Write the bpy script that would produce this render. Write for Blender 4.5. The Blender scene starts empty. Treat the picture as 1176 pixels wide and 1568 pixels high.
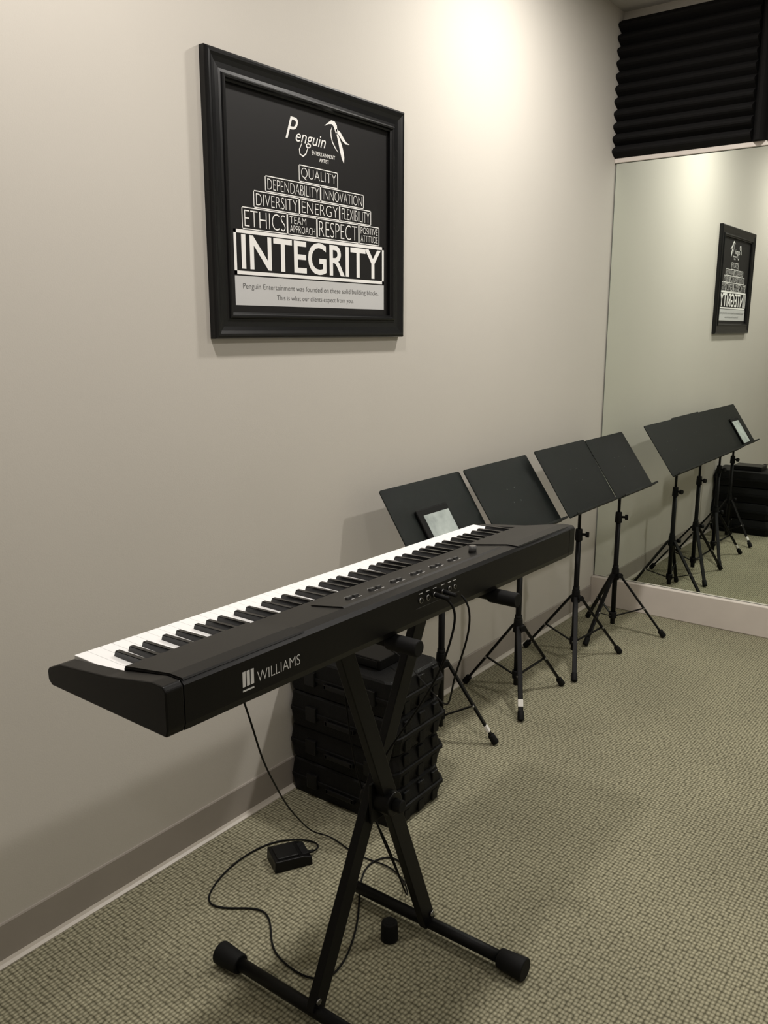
import bpy, bmesh, math, random
from mathutils import Vector, Matrix, Euler
random.seed(3)
scene = bpy.context.scene
COL = scene.collection

# ------------------------------------------------------------------ materials
def mat(name, rgb, rough=.5, metal=0., bump=0., bscale=200., spec=.5, var=0., vscale=8., emit=None, estr=1., bdist=.002):
    m = bpy.data.materials.new(name); m.use_nodes = True
    nt = m.node_tree; b = nt.nodes['Principled BSDF']
    col = tuple(rgb)+(1,)
    b.inputs['Base Color'].default_value = col
    b.inputs['Roughness'].default_value = rough
    b.inputs['Metallic'].default_value = metal
    b.inputs['Specular IOR Level'].default_value = spec
    tc = nt.nodes.new('ShaderNodeTexCoord')
    if var > 0:
        n = nt.nodes.new('ShaderNodeTexNoise'); n.inputs['Scale'].default_value = vscale
        n.inputs['Detail'].default_value = 4
        nt.links.new(tc.outputs['Object'], n.inputs['Vector'])
        r = nt.nodes.new('ShaderNodeValToRGB')
        r.color_ramp.elements[0].position = .3; r.color_ramp.elements[1].position = .7
        r.color_ramp.elements[0].color = tuple(c*(1-var) for c in rgb)+(1,)
        r.color_ramp.elements[1].color = tuple(min(1, c*(1+var)) for c in rgb)+(1,)
        nt.links.new(n.outputs['Fac'], r.inputs['Fac'])
        nt.links.new(r.outputs['Color'], b.inputs['Base Color'])
    if bump > 0:
        n2 = nt.nodes.new('ShaderNodeTexNoise'); n2.inputs['Scale'].default_value = bscale
        n2.inputs['Detail'].default_value = 3
        nt.links.new(tc.outputs['Object'], n2.inputs['Vector'])
        bp = nt.nodes.new('ShaderNodeBump'); bp.inputs['Strength'].default_value = bump
        bp.inputs['Distance'].default_value = bdist
        nt.links.new(n2.outputs['Fac'], bp.inputs['Height'])
        nt.links.new(bp.outputs['Normal'], b.inputs['Normal'])
    if emit:
        b.inputs['Emission Color'].default_value = tuple(emit)+(1,)
        b.inputs['Emission Strength'].default_value = estr
    return m

M = {}
M['wall'] = mat('wall_paint', (.56,.53,.480), .7, bump=.10, bscale=260, var=.012, vscale=2, spec=.3)
M['ceil'] = mat('ceiling_paint', (.52,.50,.47), .9, bump=.3, bscale=120)
M['base'] = mat('vinyl_baseboard', (.33,.298,.265), .45, var=.03)
M['basetoe'] = mat('vinyl_base_toe', (.50,.46,.40), .4, var=.03)
M['ledge'] = mat('painted_trim', (.64,.58,.53), .5, var=.03)
M['mirror'] = mat('mirror_glass', (.87,.92,.86), .0, 1.0)
M['mirredge'] = mat('mirror_edge', (.12,.17,.14), .3)
M['foam'] = mat('acoustic_foam', (.010,.0095,.0095), .95, bump=.5, bscale=500, spec=.1)
M['frame'] = mat('black_frame_lacquer', (.0045,.0045,.005), .30, spec=.32)
M['poster'] = mat('poster_black', (.011,.0102,.0102), .5, spec=.18)
M['print'] = mat('poster_white', (.88,.87,.85), .6)
M['panelw'] = mat('poster_panel', (.55,.55,.55), .6)
M['grey'] = mat('poster_grey_text', (.10,.10,.10), .6)
M['kb'] = mat('keyboard_plastic', (.0040,.0038,.0038), .34, bump=.10, bscale=900, spec=.20)
M['kbtop'] = mat('keyboard_top_plastic', (.006,.0057,.0055), .36, bump=.10, bscale=900, spec=.26)
M['wkey'] = mat('white_key', (.95,.95,.95), .3)
M['bkey'] = mat('black_key', (.004,.004,.004), .25, spec=.4)
M['label'] = mat('label_white', (.66,.66,.66), .5)
M['btn'] = mat('button_grey', (.045,.045,.045), .45)
M['metal'] = mat('jack_metal', (.30,.30,.30), .3, 1.)
M['stand'] = mat('black_powdercoat', (.0035,.0035,.0035), .42, bump=.1, bscale=700, spec=.18)
M['rubber'] = mat('black_rubber', (.0045,.0045,.0045), .65, spec=.18)
M['desk'] = mat('stand_desk_enamel', (.0050,.0064,.0060), .46, bump=.15, bscale=600, spec=.18)
M['rivet'] = mat('painted_rivet', (.04,.045,.042), .35)
M['tape'] = mat('white_tape', (.7,.68,.64), .7)
M['case'] = mat('case_plastic', (.0045,.0045,.0045), .5, bump=.4, bscale=300, spec=.17)
M['case2'] = mat('case_latch', (.006,.006,.006), .35, spec=.24)
M['led'] = mat('blue_led', (.02,.08,.5), .4, emit=(.05,.15,1.), estr=1.)
M['screen'] = mat('tablet_glass', (.30,.33,.31), .12, emit=(.75,.85,.8), estr=.12, var=.35, vscale=14)
M['lampw'] = mat('lamp_trim', (.8,.8,.78), .5)
M['lampe'] = mat('lamp_diffuser', (.9,.88,.8), .5, emit=(1,.95,.88), estr=4.)

def carpet():
    m = bpy.data.materials.new('loop_carpet'); m.use_nodes = True
    nt = m.node_tree; b = nt.nodes['Principled BSDF']; L = nt.links.new
    tc = nt.nodes.new('ShaderNodeTexCoord')
    mp = nt.nodes.new('ShaderNodeMapping'); mp.inputs['Scale'].default_value = (98, 76, 1)
    mp.inputs['Rotation'].default_value = (0, 0, math.radians(2))
    L(tc.outputs['Object'], mp.inputs['Vector'])
    v = nt.nodes.new('ShaderNodeTexVoronoi'); v.voronoi_dimensions = '2D'
    v.inputs['Scale'].default_value = 1; v.inputs['Randomness'].default_value = .28
    L(mp.outputs['Vector'], v.inputs['Vector'])
    r = nt.nodes.new('ShaderNodeValToRGB')
    e = r.color_ramp.elements
    e[0].position = .10; e[0].color = (.395,.375,.265,1)
    e[1].position = .64; e[1].color = (.095,.088,.057,1)
    mid = e.new(.38); mid.color = (.255,.240,.163,1)
    L(v.outputs['Distance'], r.inputs['Fac'])
    n = nt.nodes.new('ShaderNodeTexNoise'); n.inputs['Scale'].default_value = 60; n.inputs['Detail'].default_value = 5
    L(tc.outputs['Object'], n.inputs['Vector'])
    n3 = nt.nodes.new('ShaderNodeTexNoise'); n3.inputs['Scale'].default_value = 2.2; n3.inputs['Detail'].default_value = 3
    L(tc.outputs['Object'], n3.inputs['Vector'])
    add = nt.nodes.new('ShaderNodeMath'); add.operation = 'ADD'
    L(n.outputs['Fac'], add.inputs[0]); L(n3.outputs['Fac'], add.inputs[1])
    mr = nt.nodes.new('ShaderNodeMapRange'); mr.inputs['From Min'].default_value = .6; mr.inputs['From Max'].default_value = 1.4
    mr.inputs['To Min'].default_value = .76; mr.inputs['To Max'].default_value = 1.17
    L(add.outputs[0], mr.inputs['Value'])
    mx = nt.nodes.new('ShaderNodeVectorMath'); mx.operation = 'SCALE'
    L(r.outputs['Color'], mx.inputs[0]); L(mr.outputs['Result'], mx.inputs['Scale'])
    L(mx.outputs['Vector'], b.inputs['Base Color'])
    b.inputs['Roughness'].default_value = .95; b.inputs['Specular IOR Level'].default_value = .12
    inv = nt.nodes.new('ShaderNodeMath'); inv.operation = 'SUBTRACT'; inv.inputs[0].default_value = 1
    L(v.outputs['Distance'], inv.inputs[1])
    bp = nt.nodes.new('ShaderNodeBump'); bp.inputs['Strength'].default_value = .8; bp.inputs['Distance'].default_value = .004
    L(inv.outputs[0], bp.inputs['Height']); L(bp.outputs['Normal'], b.inputs['Normal'])
    return m
M['carpet'] = carpet()

# ------------------------------------------------------------------ builder
class B:
    def __init__(s, name, *mats):
        s.name = name; s.mats = [M[k] for k in mats]; s.idx = {k: i for i, k in enumerate(mats)}
        s.bm = bmesh.new()
    def _merge(s, t, mk, mx=None, smooth=False):
        if mx is not None: bmesh.ops.transform(t, matrix=mx, verts=t.verts)
        bmesh.ops.recalc_face_normals(t, faces=t.faces)
        i = s.idx[mk]
        vm = {}
        for v in t.verts: vm[v] = s.bm.verts.new(v.co)
        for f in t.faces:
            try: nf = s.bm.faces.new([vm[v] for v in f.verts])
            except ValueError: continue
            nf.material_index = i; nf.smooth = (smooth and len(f.verts) <= 4)
        t.free()
    def box(s, lo, hi, mk, bev=0., mx=None, seg=2):
        t = bmesh.new()
        bmesh.ops.create_cube(t, size=1)
        c = [(a+b)/2 for a, b in zip(lo, hi)]; d = [abs(b-a) for a, b in zip(lo, hi)]
        for v in t.verts: v.co = Vector([v.co[k]*d[k]+c[k] for k in range(3)])
        if bev > 0: bmesh.ops.bevel(t, geom=t.edges[:], offset=bev, segments=seg, affect='EDGES', profile=.5)
        s._merge(t, mk, mx)
    def cyl(s, p, q, r, mk, r2=None, n=20, cap=True, bev=0.):
        p = Vector(p); q = Vector(q); d = q-p
        t = bmesh.new()
        bmesh.ops.create_cone(t, cap_ends=cap, segments=n, radius1=r, radius2=r if r2 is None else r2, depth=d.length)
        if bev > 0:
            ed = [e for e in t.edges if abs(e.verts[0].co.z-e.verts[1].co.z) < 1e-6]
            bmesh.ops.bevel(t, geom=ed, offset=bev, segments=3, affect='EDGES', profile=.5)
        rot = Vector((0,0,1)).rotation_difference(d.normalized()).to_matrix().to_4x4()
        s._merge(t, mk, Matrix.Translation((p+q)/2) @ rot, True)
    def bar(s, p, q, w, h, mk, side=(1,0,0), bev=.002):
        p = Vector(p); q = Vector(q); z = (q-p).normalized(); x = Vector(side); x = (x-z*x.dot(z)).normalized(); y = z.cross(x)
        mx = Matrix((x, y, z)).transposed().to_4x4(); mx.translation = (p+q)/2
        L = (q-p).length
        s.box((-w/2,-h/2,-L/2), (w/2,h/2,L/2), mk, bev, mx)
    def prism(s, pts, a, b, mk, mapf, bev=0.):
        t = bmesh.new()
        lo = [t.verts.new(mapf(u, v, a)) for u, v in pts]; hi = [t.verts.new(mapf(u, v, b)) for u, v in pts]
        n = len(pts)
        t.faces.new(lo); t.faces.new(hi[::-1])
        for i in range(n): t.faces.new([lo[i], hi[i], hi[(i+1) % n], lo[(i+1) % n]])
        bmesh.ops.recalc_face_normals(t, faces=t.faces)
        if bev > 0: bmesh.ops.bevel(t, geom=t.edges[:], offset=bev, segments=2, affect='EDGES', profile=.5)
        s._merge(t, mk)
    def text(s, body, y0, y1, z0, z1, mk, mapf, shear=0., off=0.):
        cu = bpy.data.curves.new('t', 'FONT'); cu.body = body; cu.shear = shear; cu.offset = off; cu.resolution_u = 4
        o = bpy.data.objects.new('t', cu); COL.objects.link(o)
        dg = bpy.context.evaluated_depsgraph_get(); dg.update()
        me = bpy.data.meshes.new_from_object(o.evaluated_get(dg))
        xs = [v.co.x for v in me.vertices]; ys = [v.co.y for v in me.vertices]
        if xs:
            ax, bx, ay, by = min(xs), max(xs), min(ys), max(ys)
            vs = [s.bm.verts.new(mapf(y0+(v.co.x-ax)/(bx-ax)*(y1-y0), z0+(v.co.y-ay)/(by-ay)*(z1-z0))) for v in me.vertices]
            for p in me.polygons:
                try:
                    f = s.bm.faces.new([vs[i] for i in p.vertices]); f.material_index = s.idx[mk]
                except ValueError: pass
        bpy.data.objects.remove(o); bpy.data.curves.remove(cu); bpy.data.meshes.remove(me)
    def done(s, parent=None, mx=None):
        me = bpy.data.meshes.new(s.name)
        s.bm.to_mesh(me); s.bm.free()
        for m in s.mats: me.materials.append(m)
        o = bpy.data.objects.new(s.name, me); COL.objects.link(o)
        if mx is not None: o.matrix_world = mx
        if parent: o.parent = parent
        return o

def cable(name, pts, r, mk='rubber', parent=None):
    cu = bpy.data.curves.new(name, 'CURVE'); cu.dimensions = '3D'; cu.bevel_depth = r; cu.bevel_resolution = 3; cu.resolution_u = 10
    sp = cu.splines.new('NURBS'); sp.points.add(len(pts)-1)
    for i, p in enumerate(pts): sp.points[i].co = (*p, 1)
    sp.order_u = 4; sp.use_endpoint_u = True
    cu.materials.append(M[mk])
    o = bpy.data.objects.new(name, cu); COL.objects.link(o)
    if parent: o.parent = parent
    return o
def empty(name, loc=(0,0,0)):
    e = bpy.data.objects.new(name, None); COL.objects.link(e); e.location = loc; e.empty_display_size = .1
    return e

# ------------------------------------------------------------------ room
XR, YB, YF, ZC = 3.9, -1.8, 4.52, 3.13
b = B('floor', 'carpet'); b.box((-.1,YB-.1,-.06), (XR+.1,YF+.1,0), 'carpet'); b.done()
b = B('ceiling', 'ceil'); b.box((-.1,YB-.1,ZC), (XR+.1,YF+.1,ZC+.06), 'ceil'); b.done()
b = B('wall_left', 'wall'); b.box((-.1,YB-.1,0), (0,YF+.1,ZC), 'wall'); b.done()
b = B('wall_far', 'wall'); b.box((0,YF,0), (XR,YF+.1,ZC), 'wall'); b.done()
b = B('wall_right', 'wall'); b.box((XR,YB-.1,0), (XR+.1,YF+.1,ZC), 'wall'); b.done()
b = B('wall_back', 'wall'); b.box((0,YB-.1,0), (XR,YB,ZC), 'wall'); b.done()
def cove(name, a, c, mapf):
    b = B(name, 'base', 'basetoe')
    b.prism([(0,.014),(.006,.014),(.006,.108),(.004,.112),(0,.112)], a, c, 'base', mapf)
    b.prism([(0,0),(.020,0),(.020,.003),(.012,.008),(.0065,.0145),(0,.0145)], a, c, 'basetoe', mapf)
    b.done()
cove('baseboard_left', YB, 4.472, lambda u,v,w: Vector((u,w,v)))
cove('baseboard_right', YB, YF, lambda u,v,w: Vector((XR-u,w,v)))
cove('baseboard_back', .02, XR-.02, lambda u,v,w: Vector((w,YB+u,v)))
b = B('trim_1', 'ledge')
b.box((0,4.475,0), (XR,YF,.163), 'ledge', .004)
b.done()
b = B('trim_2', 'ledge'); b.box((0,4.495,2.405), (XR,YF,2.428), 'ledge', .003); b.done()
b = B('wall_mirror', 'mirror', 'mirredge')
for x0, x1 in ((.006,1.83),(1.834,3.66)):
    b.box((x0,4.508,.164), (x1,4.5195,2.404), 'mirredge')
    b.box((x0+.002,4.5065,.166), (x1-.002,4.508,2.402), 'mirror')
b.done()

def foam(name, x0, x1, horizontal=True):
    b = B(name, 'foam')
    z0, z1 = 2.428, 3.085
    y0 = YF-.002; depth, baseT = .046, .024
    n = 11; L = (z1-z0) if horizontal else (x1-x0)
    pts = [(0,0),(baseT,0)]
    for i in range(n):
        for k in range(8):
            ph = k/8
            if i == 0 and k == 0: continue
            pts.append((baseT+depth*(math.sin(math.pi*ph)**1.2), (i+ph)*L/n))
    pts.append((baseT, L)); pts.append((0, L))
    if horizontal: b.prism(pts, x0, x1, 'foam', lambda u,v,w: Vector((w, y0-u, z0+v)))
    else: b.prism(pts, z0, z1, 'foam', lambda u,v,w: Vector((x0+v, y0-u, w)))
    b.done()
foam('acoustic_foam_panel', .002, .680, True)
foam('acoustic_foam_panel', .684, 1.35, False)
foam('acoustic_foam_panel', 1.354, 2.03, True)
foam('acoustic_foam_panel', 2.034, 2.70, False)

# ------------------------------------------------------------------ framed poster
b = B('framed_poster', 'frame', 'poster', 'print', 'panelw', 'grey')
oy0, oy1, oz0, oz1 = 1.664, 2.570, 1.527, 2.290
prof = [(0,.001),(0,.020),(.003,.026),(.008,.028),(.014,.0275),(.022,.024),(.034,.0205),(.048,.0195),(.056,.0205),(.058,.025),(.062,.027),(.067,.026),(.070,.020),(.075,.018),(.075,.001)]
bm = b.bm; rings = []
for d, h in prof:
    rings.append([bm.verts.new((h, y, z)) for y, z in ((oy0+d,oz0+d),(oy1-d,oz0+d),(oy1-d,oz1-d),(oy0+d,oz1-d))])
for a, c in zip(rings[:-1], rings[1:]):
    for i in range(4):
        f = bm.faces.new([a[i], a[(i+1)%4], c[(i+1)%4], c[i]]); f.material_index = 0
b.box((.001,oy0+.07,oz0+.07), (.0075,oy1-.07,oz1-.07), 'poster')
PX = .0079
mp = lambda y, z: Vector((PX+.0003, y, z))
def rect(y0,y1,z0,z1,mk,px=PX): b.box((px-.0006,y0,z0),(px,y1,z1),mk)
def outline(y0,y1,z0,z1,t=.0032):
    rect(y0,y1,z0,z0+t,'print'); rect(y0,y1,z1-t,z1,'print'); rect(y0,y0+t,z0,z1,'print'); rect(y1-t,y1,z0,z1,'print')
outline(1.759,2.472,1.709,1.834,.010)
b.text('INTEGRITY', 1.788,2.454,1.724,1.822,'print',mp,off=.014)
rect(1.759,2.472,1.622,1.705,'panelw')
mp2 = lambda y,z: Vector((PX+.0006,y,z))
b.text('Penguin Entertainment was founded on these solid building blocks.',1.79,2.44,1.665,1.685,'grey',mp2,off=-.01)
b.text('This is what our clients expect from you.',1.93,2.30,1.636,1.655,'grey',mp2,off=-.01)
rows = [(1.836,1.8975,[(1.794,1.984,'ETHICS'),(1.984,2.120,'TEAM\nAPPROACH'),(2.120,2.333,'RESPECT'),(2.333,2.446,'POSITIVE\nATTITUDE')]),
        (1.899,1.9475,[(1.843,2.040,'DIVERSITY'),(2.040,2.233,'ENERGY'),(2.233,2.400,'FLEXIBILITY')]),
        (1.949,1.9945,[(1.892,2.140,'DEPENDABILITY'),(2.140,2.360,'INNOVATION')]),
        (1.996,2.046,[(2.040,2.226,'QUALITY')])]
for z0,z1,cells in rows:
    for y0,y1,t in cells:
        outline(y0,y1-.0005,z0,z1,.0028)
        if '\n' in t:
            a, c = t.split('\n'); zm = (z0+z1)/2
            b.text(a,y0+.010,y0+(y1-y0)*.62 if a == 'TEAM' else y1-.010,zm+.003,z1-.007,'print',mp,off=-.015)
            b.text(c,y0+.010,y1-.010,z0+.008,zm-.002,'print',mp,off=-.015)
        else:
            b.text(t,y0+.010,y1-.010,z0+.0075,z1-.0075,'print',mp,off=-.020)
b.text('P',1.984,2.040,2.112,2.176,'print',mp,shear=.4,off=.0)
b.text('enguin',2.028,2.168,2.098,2.143,'print',mp,shear=.35,off=.0)
b.text('ENTERTAINMENT',2.100,2.212,2.083,2.0945,'print',mp,off=.008)
b.text('ARTIST',2.135,2.182,2.066,2.077,'print',mp,off=.008)
def stroke(pts, ws, mk='print'):
    pts = [(y, 2.196-(2.196-z)*.80) for y,z in pts]
    n = len(pts); L = []; R = []
    for i,(y,z) in enumerate(pts):
        a = Vector(pts[max(0,i-1)]); c = Vector(pts[min(n-1,i+1)]); d = (c-a).normalized(); nn = Vector((-d.y,d.x))
        L.append(Vector((y,z))+nn*ws[i]); R.append(Vector((y,z))-nn*ws[i])
    lv = [b.bm.verts.new((PX+.0002,p.x,p.y)) for p in L]; rv = [b.bm.verts.new((PX+.0002,p.x,p.y)) for p in R]
    for i in range(n-1):
        f = b.bm.faces.new([lv[i],rv[i],rv[i+1],lv[i+1]]); f.material_index = b.idx[mk]
stroke([(2.163,2.172),(2.180,2.184),(2.196,2.192),(2.208,2.190),(2.216,2.180),(2.219,2.165),(2.222,2.150)],[.0004,.0022,.0055,.008,.008,.0055,.003])
stroke([(2.218,2.170),(2.236,2.158),(2.252,2.140),(2.268,2.128),(2.285,2.126)],[.003,.0065,.006,.0035,.0004])
stroke([(2.222,2.158),(2.234,2.130),(2.244,2.100),(2.252,2.070),(2.256,2.050)],[.003,.0060,.0085,.007,.0006])
stroke([(2.200,2.176),(2.193,2.160),(2.194,2.140),(2.200,2.120),(2.214,2.100),(2.228,2.086)],[.0005,.0018,.0022,.0022,.0020,.0005])
stroke([(2.056,2.086),(2.044,2.062),(2.046,2.046),(2.060,2.040),(2.074,2.052),(2.082,2.074)],[.001,.0020,.0022,.0022,.002,.001])
b.done()

# ------------------------------------------------------------------ digital piano
KL = 1.352
kmx = Matrix.Translation((.910,.735,.955)) @ Matrix.Rotation(math.radians(88.6),4,'Z')
piano = empty('digital_piano'); piano.matrix_world = kmx
b = B('body','kb','kbtop','label','btn','metal','rubber')
mapk = lambda u,v,w: Vector((w,u,v))
mid = [(.004,0),(0,.012),(0,.074),(.007,.081),(.035,.081),(.150,.063),(.154,.028),(.296,.028),(.297,.037),(.322,.031),(.327,.024),(.326,.008),(.316,0)]
b.prism(mid, .034, KL-.034, 'kb', mapk)
end = [(.004,0),(0,.012),(0,.074),(.007,.081),(.035,.081),(.150,.060),(.290,.044),(.322,.031),(.327,.024),(.326,.008),(.316,0)]
b.prism(end, 0, .0335, 'kb', mapk, .0025)
b.prism(end, KL-.0335, KL, 'kb', mapk, .0025)
for a, c in ((.036,.300),(1.050,KL-.036)):
    b.prism([(.004,.0805),(.006,.0835),(.036,.0835),(.150,.066),(.152,.0625)], a, c, 'kbtop', mapk)
b.prism([(.030,.0800),(.040,.0828),(.118,.0700),(.122,.0665)], .44, 1.02, 'kbtop', mapk)
sl = (.063-.081)/(.150-.035)
def top(ly): return .081+sl*(ly-.035)
ang = math.atan(sl)
def ctrl(lx, ly, w, d, h, mk, lift=.002):
    mx = Matrix.Translation((lx,ly,top(ly)+lift)) @ Matrix.Rotation(ang,4,'X')
    b.box((-w/2,-d/2,0),(w/2,d/2,h),mk,.0004,mx)
x = .50
for g in (2,2,2,2,2,2):
    for k in range(g):
        ctrl(x,.074,.014,.007,.004,'btn'); ctrl(x,.062,.010,.0018,.0006,'label'); x += .021
    ctrl(x-.030,.088,.018,.0014,.0006,'label')
    x += .030
b.cyl((.955,.075,top(.075)),(.955,.075,top(.075)+.018),.010,'btn',.009,24)
b.cyl((.955,.075,top(.075)+.018),(.955,.075,top(.075)+.0185),.0075,'metal',None,24)
for j,(lx) in enumerate((.64,.665,.690,.72,.745,.765)):
    r = .0062 if j<3 else .005
    b.cyl((lx,.001,.052),(lx,-.003,.052),r,'metal',None,16); b.cyl((lx,0,.052),(lx,-.0034,.052),r*.7,'rubber',None,12)
    b.box((lx-.006,-.0008,.066),(lx+.006,.0005,.0672),'label')
b.box((.625,-.0006,.036),(.785,.0004,.0372),'btn')
b.cyl((.69,-.002,.052),(.69,-.038,.050),.0055,'rubber',.004,14)
b.cyl((.72,-.002,.052),(.72,-.036,.049),.0050,'rubber',.004,14)
mb = lambda y,z: Vector((y,-.0006,z))
b.text('WILLIAMS',.182,.283,.0285,.047,'label',mb,off=-.012)
for k in range(3):
    b.box((.150+k*.009,-.0008,.030),(.1565+k*.009,.0003,.056),'label')
b.box((.150,-.0008,.022),(.1745,.0003,.0245),'label')
for lx in (.2,1.16):
    b.box((lx-.02,.05,-.003),(lx+.02,.09,.001),'rubber'); b.box((lx-.02,.24,-.003),(lx+.02,.28,.001),'rubber')
b.done(parent=piano)
b = B('keys','wkey','bkey')
k0, k1 = .0365, KL-.036
ww = (k1-k0)/52; i = 0
for m_ in range(108,20,-1):
    if m_%12 in {1,3,6,8,10}:
        c = k0+i*ww + {1:.13,3:-.13,6:.15,8:0,10:-.15}[m_%12]*ww
        t = bmesh.new(); bmesh.ops.create_cube(t,size=1)
        for v in t.verts:
            tp = v.co.z>0; fr = v.co.y>0
            hw = .0048 if tp else .0062
            yy = (.157 if not fr else (.240 if tp else .248))
            v.co = Vector((c+(hw if v.co.x>0 else -hw), yy, (.0605 if not fr else .0575) if tp else .034))
        bmesh.ops.bevel(t,geom=t.edges[:],offset=.0012,segments=2,affect='EDGES')
        b._merge(t,'bkey')
    else:
        a = k0+i*ww
        b.box((a+.0003,.156,.026),(a+ww-.0003,.300,.0475),'wkey',.0008)
        i += 1
b.done(parent=piano)

# ------------------------------------------------------------------ X keyboard stand
b = B('keyboard_stand','stand','rubber','metal')
ZA = .936
YA, YBb = 1.226, 1.628
b.cyl((.47,YA,.030),(1.02,YA,.030),.0155,'stand')
b.cyl((.432,YA,.0287),(.505,YA,.0287),.0285,'rubber',.024,24,bev=.004)
b.cyl((.975,YA,.0287),(1.045,YA,.0287),.024,'rubber',.0285,24,bev=.004)
b.cyl((.545,YBb,.030),(1.03,YBb,.030),.0155,'stand')
b.cyl((1.000,YBb,.0287),(1.072,YBb,.0287),.024,'rubber',.0285,24,bev=.004)
A0 = Vector((.745,YA,.03)); A1 = Vector((.740,1.665,ZA-.03))
B0 = Vector((.785,YBb,.03)); B1 = Vector((.775,1.296,ZA-.03))
b.bar(A0,A1,.022,.044,'stand'); b.bar(B0,B1,.022,.044,'stand')
zz = .463
b.cyl((.722,1.452,zz),(.806,1.452,zz),.030,'stand',None,28,bev=.004)
b.cyl((.806,1.452,zz),(.828,1.452,zz),.016,'rubber',None,8,bev=.003)
b.box((.756,1.415,zz-.05),(.764,1.49,zz+.05),'stand',.002)
for P,Y,xe in ((A1,1.690,.985),(B1,1.300,.975)):
    b.cyl((.60,Y,ZA),(xe-.02,Y,ZA),.0130,'stand')
    b.cyl((.585,Y,ZA),(.655,Y,ZA),.0155,'rubber',None,20,bev=.003)
    b.cyl((xe-.075,Y,ZA),(xe,Y,ZA),.0175,'rubber',None,20,bev=.003)
    b.box((P.x-.022,Y-.026,ZA-.055),(P.x+.022,Y+.022,ZA-.008),'stand',.004)
for P in (A0,B0):
    b.cyl((P.x+.011,P.y,.06),(P.x+.016,P.y,.06),.008,'metal',None,6)
b.done()

b = B('rubber_foot_cap','rubber')
b.cyl((0,0,0),(0,0,.052),.0235,'rubber',.021,28,bev=.004)
b.cyl((0,0,.052),(0,0,.0525),.014,'rubber',None,24)
b.done(mx=Matrix.Translation((.722,1.545,.0)))

# ------------------------------------------------------------------ sustain pedal
b = B('sustain_pedal','kb','case2','rubber')
b.prism([(-.058,0),(.058,0),(.056,.026),(.030,.034),(-.056,.036)], -.044,.044,'kb',lambda u,v,w: Vector((u,w,v)),.003)
b.box((-.046,-.034,.033),(.020,.034,.040),'case2',.003)
b.box((.026,-.030,.028),(.052,.030,.0335),'rubber',.002)
b.cyl((.055,.0,.014),(.075,.0,.014),.005,'rubber')
b.done(mx=Matrix.Translation((.287,1.632,.0)) @ Matrix.Rotation(math.radians(61),4,'Z'))

cable('pedal_cable',[(.325,1.700,.014),(.32,1.74,.006),(.27,1.75,.004),(.20,1.70,.004),(.165,1.62,.004),(.165,1.50,.004),(.205,1.385,.004),(.25,1.345,.004),(.31,1.375,.004),(.37,1.43,.004),(.43,1.41,.004),(.50,1.33,.004),(.58,1.31,.004),(.66,1.31,.004),(.70,1.36,.004),(.66,1.47,.004),(.605,1.565,.004),(.53,1.66,.004),(.475,1.76,.004),(.52,1.845,.004),(.60,1.80,.004),(.66,1.70,.02),(.71,1.58,.20),(.712,1.44,.47),(.80,1.46,.62),(.92,1.45,.80),(.965,1.44,.92),(.975,1.44,.985),(.955,1.425,1.005),(.940,1.425,1.006)],.0026)
cable('power_cable',[(.72,1.02,.953),(.70,1.06,.90),(.66,1.14,.76),(.60,1.225,.61),(.50,1.37,.44),(.40,1.51,.28),(.32,1.66,.12),(.27,1.76,.02),(.30,1.80,.004),(.38,1.78,.004),(.46,1.77,.004),(.54,1.79,.004),(.62,1.76,.004),(.69,1.68,.02),(.725,1.60,.12),(.735,1.52,.30),(.712,1.44,.46),(.74,1.36,.68),(.75,1.33,.86),(.74,1.34,.953)],.0022)
cable('audio_cable',[(.973,1.457,1.006),(1.0,1.458,.99),(.985,1.47,.90),(.93,1.50,.80),(.86,1.60,.66),(.70,1.80,.57),(.50,1.98,.53),(.40,2.06,.533),(.33,2.08,.538)],.0022)

# ------------------------------------------------------------------ music stands
def desk_prism(b, cx, w, top_, bot):
    T = Vector((top_[0],0,top_[1])); Bt = Vector((bot[0],0,bot[1])); d = (Bt-T); L = d.length; d.normalize()
    nrm = Vector((0,1,0)).cross(d)
    if nrm.x < 0: nrm = -nrm
    pts = []; r = .011
    hw = w/2
    for (ux,vx,a0) in ((-hw+r,r,180),(hw-r,r,270),(hw-r,L-r,0),(-hw+r,L-r,90)):
        for k in range(5):
            a = math.radians(a0+k*22.5); pts.append((ux+r*math.cos(a), vx+r*math.sin(a)))
    mp_ = lambda u,v,w_: Vector((0,cx,0))+T+d*v+Vector((0,u,0))+nrm*w_
    b.prism(pts,0,.0035,'desk',mp_)
    mx = Matrix((Vector((0,1,0)),d,nrm)).transposed().to_4x4(); mx.translation = Vector((0,cx,0))+T
    b.box((-hw+.012,L-.004,0),(hw-.012,L-.0005,.042),'desk',.0012,mx)
    b.box((-hw+.012,L-.010,.040),(hw-.012,L-.0005,.0425),'desk',.0008,mx)
    b.box((-.045,L*.32,-.022),(.045,L*.62,-.0005),'desk',.004,mx)
    for ru,rv in ((-.03,.38),(.03,.38),(-.03,.56),(.03,.56)):
        c0 = mp_(ru,L*rv,.003); b.cyl(c0,c0+nrm*.0014,.0028,'rivet',None,10)
    return T,d,nrm,L,mx
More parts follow.
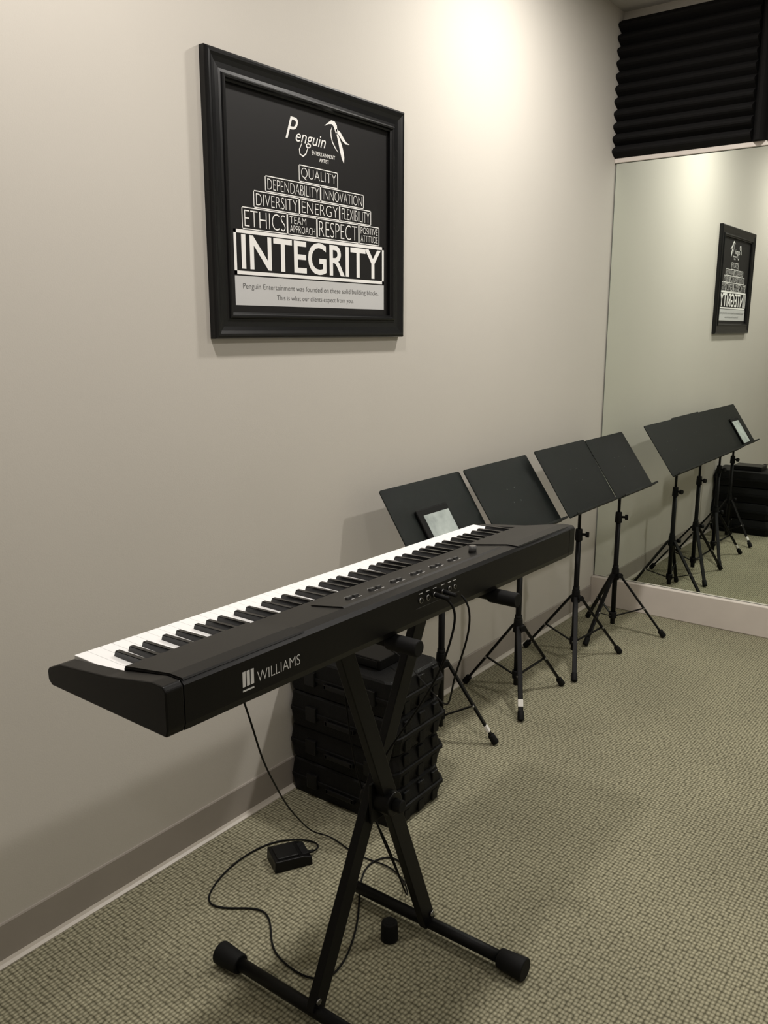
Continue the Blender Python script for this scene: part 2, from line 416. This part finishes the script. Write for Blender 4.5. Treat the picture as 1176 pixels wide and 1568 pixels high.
def music_stand(X,Y,rad,ang0,T,Bt,y0,y1,tape=None,hz=.325):
    b = B('music_stand','stand','desk','rubber','tape','metal','rivet')
    Tt,d,nrm,L,mx = desk_prism(b,(y0+y1)/2,y1-y0,T,Bt)
    s = (X-T[0])/(Bt[0]-T[0]); zt = T[1]+(Bt[1]-T[1])*s - .03
    b.cyl((X,Y,.60),(X,Y,zt),.0075,'stand'); b.cyl((X,Y,.055),(X,Y,.62),.0125,'stand')
    b.cyl((X,Y,.595),(X,Y,.650),.018,'rubber',.016,20,bev=.003)
    b.cyl((X,Y,.625),(X+.035,Y+.01,.625),.006,'rubber'); b.cyl((X+.03,Y+.008,.625),(X+.045,Y+.013,.625),.014,'rubber',None,10,bev=.002)
    b.cyl((X-.01,Y-.03,zt-.005),(X-.01,Y+.03,zt-.005),.014,'stand',None,18)
    b.cyl((X,Y+.03,zt-.005),(X,Y+.055,zt-.005),.012,'rubber',None,10)
    b.cyl((X,Y,hz-.03),(X,Y,hz+.03),.022,'rubber',.018,24,bev=.003)
    b.cyl((X,Y,hz+.02),(X,Y,hz+.045),.016,'rubber',.015,20)
    b.cyl((X,Y,.085),(X,Y,.12),.019,'rubber',None,24,bev=.003)
    b.cyl((X,Y,hz),(X+.03,Y-.02,hz),.005,'rubber'); b.cyl((X+.028,Y-.018,hz),(X+.042,Y-.028,hz),.013,'rubber',None,10)
    for k in range(3):
        a = math.radians(ang0+120*k); dv = Vector((math.cos(a),math.sin(a),0)); sd = Vector((-math.sin(a),math.cos(a),0))
        P = Vector((X,Y,hz))+dv*.020; F = Vector((X,Y,.014))+dv*rad
        b.bar(P,F,.021,.010,'stand',side=sd,bev=.003)
        e = (F-P).normalized()
        b.cyl(F-e*.03,F+e*.008,.0135,'rubber',.0145,18,bev=.003)
        mid_ = P.lerp(F,.56)
        b.bar(Vector((X,Y,.10))+dv*.017,mid_,.011,.005,'stand',side=sd,bev=.001)
        b.cyl(mid_-sd*.013,mid_+sd*.013,.005,'metal',None,10)
        if tape is not None and k==tape:
            b.bar(P.lerp(F,.80),P.lerp(F,.88),.022,.012,'tape',side=sd,bev=.002)
    b.done()
music_stand(.220,2.553,.212,23,(.12,1.005),(.30,.73),2.290,2.812,tape=0)
music_stand(.270,3.075,.245,-57,(.135,1.010),(.325,.735),2.818,3.345,tape=0)
music_stand(.295,3.600,.260,-64,(.176,1.028),(.361,.752),3.342,3.868)
music_stand(.300,4.070,.255,22,(.181,1.022),(.368,.752),3.871,4.345)

T = Vector((.12,0,1.005)); Bt = Vector((.30,0,.73)); d = (Bt-T); L = d.length; d.normalize(); nrm = Vector((0,1,0)).cross(d)
if nrm.x < 0: nrm = -nrm
mx = Matrix((Vector((0,1,0)),-d,nrm)).transposed().to_4x4()
mx.translation = Vector((0,2.515,0))+T+d*(L-.006)+nrm*.006
b = B('tablet','rubber','screen')
b.box((-.100,0,0),(.100,.215,.010),'rubber',.004,mx)
b.box((-.070,.014,.0101),(.092,.190,.0108),'screen',0,mx)
b.done()

# ------------------------------------------------------------------ equipment cases
def case(z0, h, dx, dy):
    b = B('equipment_case','case','case2')
    X0,X1,Y0,Y1 = .010+dx,.458+dx,1.935+dy,2.235+dy
    def ring(ins, z, ch=.030):
        x0,x1,y0,y1 = X0+ins*.3,X1-ins,Y0+ins*.6,Y1-ins
        c2 = .012
        pts = [(x0+c2,y0),(x1-ch,y0),(x1-ch*.3,y0+ch*.3),(x1,y0+ch),(x1,y1-ch),(x1-ch,y1),(x0+c2,y1),(x0,y1-c2),(x0,y0+c2),(x0+c2*.3,y0+c2*.3)]
        return [b.bm.verts.new((x,y,z)) for x,y in pts]
    lv = [(.026,0),(.016,.004),(.006,h*.40),(.006,h*.44),(0,h*.455),(0,h*.545),(.006,h*.56),(.006,h*.60),(.016,h-.006),(.026,h)]
    rs = [ring(i,z0+z) for i,z in lv]
    n = len(rs[0])
    for p,q in zip(rs[:-1],rs[1:]):
        for i in range(n):
            b.bm.faces.new([p[i],p[(i+1)%n],q[(i+1)%n],q[i]])
    b.bm.faces.new(rs[0][::-1]); b.bm.faces.new(rs[-1])
    for lx in (X0+.10,X1-.10):
        b.box((lx-.022,Y0-.006,z0+h*.30),(lx+.022,Y0+.012,z0+h*.72),'case2',.003)
    xm = (X0+X1)/2
    b.box((xm-.060,Y0-.010,z0+h*.36),(xm+.060,Y0-.002,z0+h*.50),'case2',.003)
    b.box((xm-.060,Y0-.010,z0+h*.36),(xm-.048,Y0+.012,z0+h*.50),'case2',.002)
    b.box((xm+.048,Y0-.010,z0+h*.36),(xm+.060,Y0+.012,z0+h*.50),'case2',.002)
    for yy in (Y0+.07,(Y0+Y1)/2,Y1-.07):
        b.box((X1-.014,yy-.016,z0+h*.08),(X1-.004,yy+.016,z0+h*.40),'case',.003)
        b.box((X1-.014,yy-.016,z0+h*.60),(X1-.004,yy+.016,z0+h*.92),'case',.003)
    b.done()
H = .1225
for k,(dx,dy) in enumerate(((0,0),(-.006,.004),(.003,-.003),(-.004,.002))):
    case(k*(H+.0004),H,dx,dy)
zt = 4*(H+.0004)
b = B('wireless_receiver','kb','case2','led','metal')
b.box((.13,2.01,zt),(.34,2.17,zt+.034),'kb',.003)
b.box((.14,2.0075,zt+.006),(.33,2.011,zt+.029),'case2',.001)
b.box((.216,2.006,zt+.018),(.232,2.0085,zt+.025),'led')
b.done()

# ------------------------------------------------------------------ lights
def recessed(x, y, watt, size=.17, col=(1,.955,.895)):
    e = empty('recessed_light',(x,y,ZC))
    b = B('housing_ring','lampw','lampe')
    n = 40
    t = bmesh.new()
    r0,r1 = .085,.115
    vi = [t.verts.new((r0*math.cos(2*math.pi*k/n),r0*math.sin(2*math.pi*k/n),-.004)) for k in range(n)]
    vo = [t.verts.new((r1*math.cos(2*math.pi*k/n),r1*math.sin(2*math.pi*k/n),-.001)) for k in range(n)]
    for k in range(n): t.faces.new([vi[k],vo[k],vo[(k+1)%n],vi[(k+1)%n]])
    b._merge(t,'lampw')
    b.cyl((0,0,-.003),(0,0,-.001),.085,'lampe',None,40)
    b.done(parent=e)
    ld = bpy.data.lights.new('lamp','AREA'); ld.shape = 'DISK'; ld.size = size; ld.energy = watt; ld.color = col
    lo = bpy.data.objects.new('lamp',ld); COL.objects.link(lo); lo.parent = e; lo.location = (0,0,-.012)
recessed(.76,3.15,36)
recessed(.76,1.05,26,col=(1,.94,.885))
recessed(2.5,3.15,28)
recessed(2.5,.85,11)
recessed(2.5,-1.0,8)

w = bpy.data.worlds.new('world'); scene.world = w; w.use_nodes = True
w.node_tree.nodes['Background'].inputs['Color'].default_value = (.9,.95,1,1)
w.node_tree.nodes['Background'].inputs['Strength'].default_value = .1

# ------------------------------------------------------------------ camera
cd = bpy.data.cameras.new('camera'); cam = bpy.data.objects.new('camera',cd); COL.objects.link(cam)
p = math.radians(12.12); yw = math.radians(36.87)
F = Vector((-math.sin(yw)*math.cos(p), math.cos(yw)*math.cos(p), -math.sin(p)))
R = Vector((math.cos(yw), math.sin(yw), 0)); U = R.cross(F)
mx = Matrix((R,U,-F)).transposed().to_4x4(); mx.translation = (1.863,0,1.55)
cam.matrix_world = mx
cd.sensor_fit = 'HORIZONTAL'; cd.sensor_width = 36; cd.lens = 36*1295/1176
cd.clip_start = .05
scene.camera = cam
scene.view_settings.view_transform = 'Standard'
scene.view_settings.exposure = 0.0
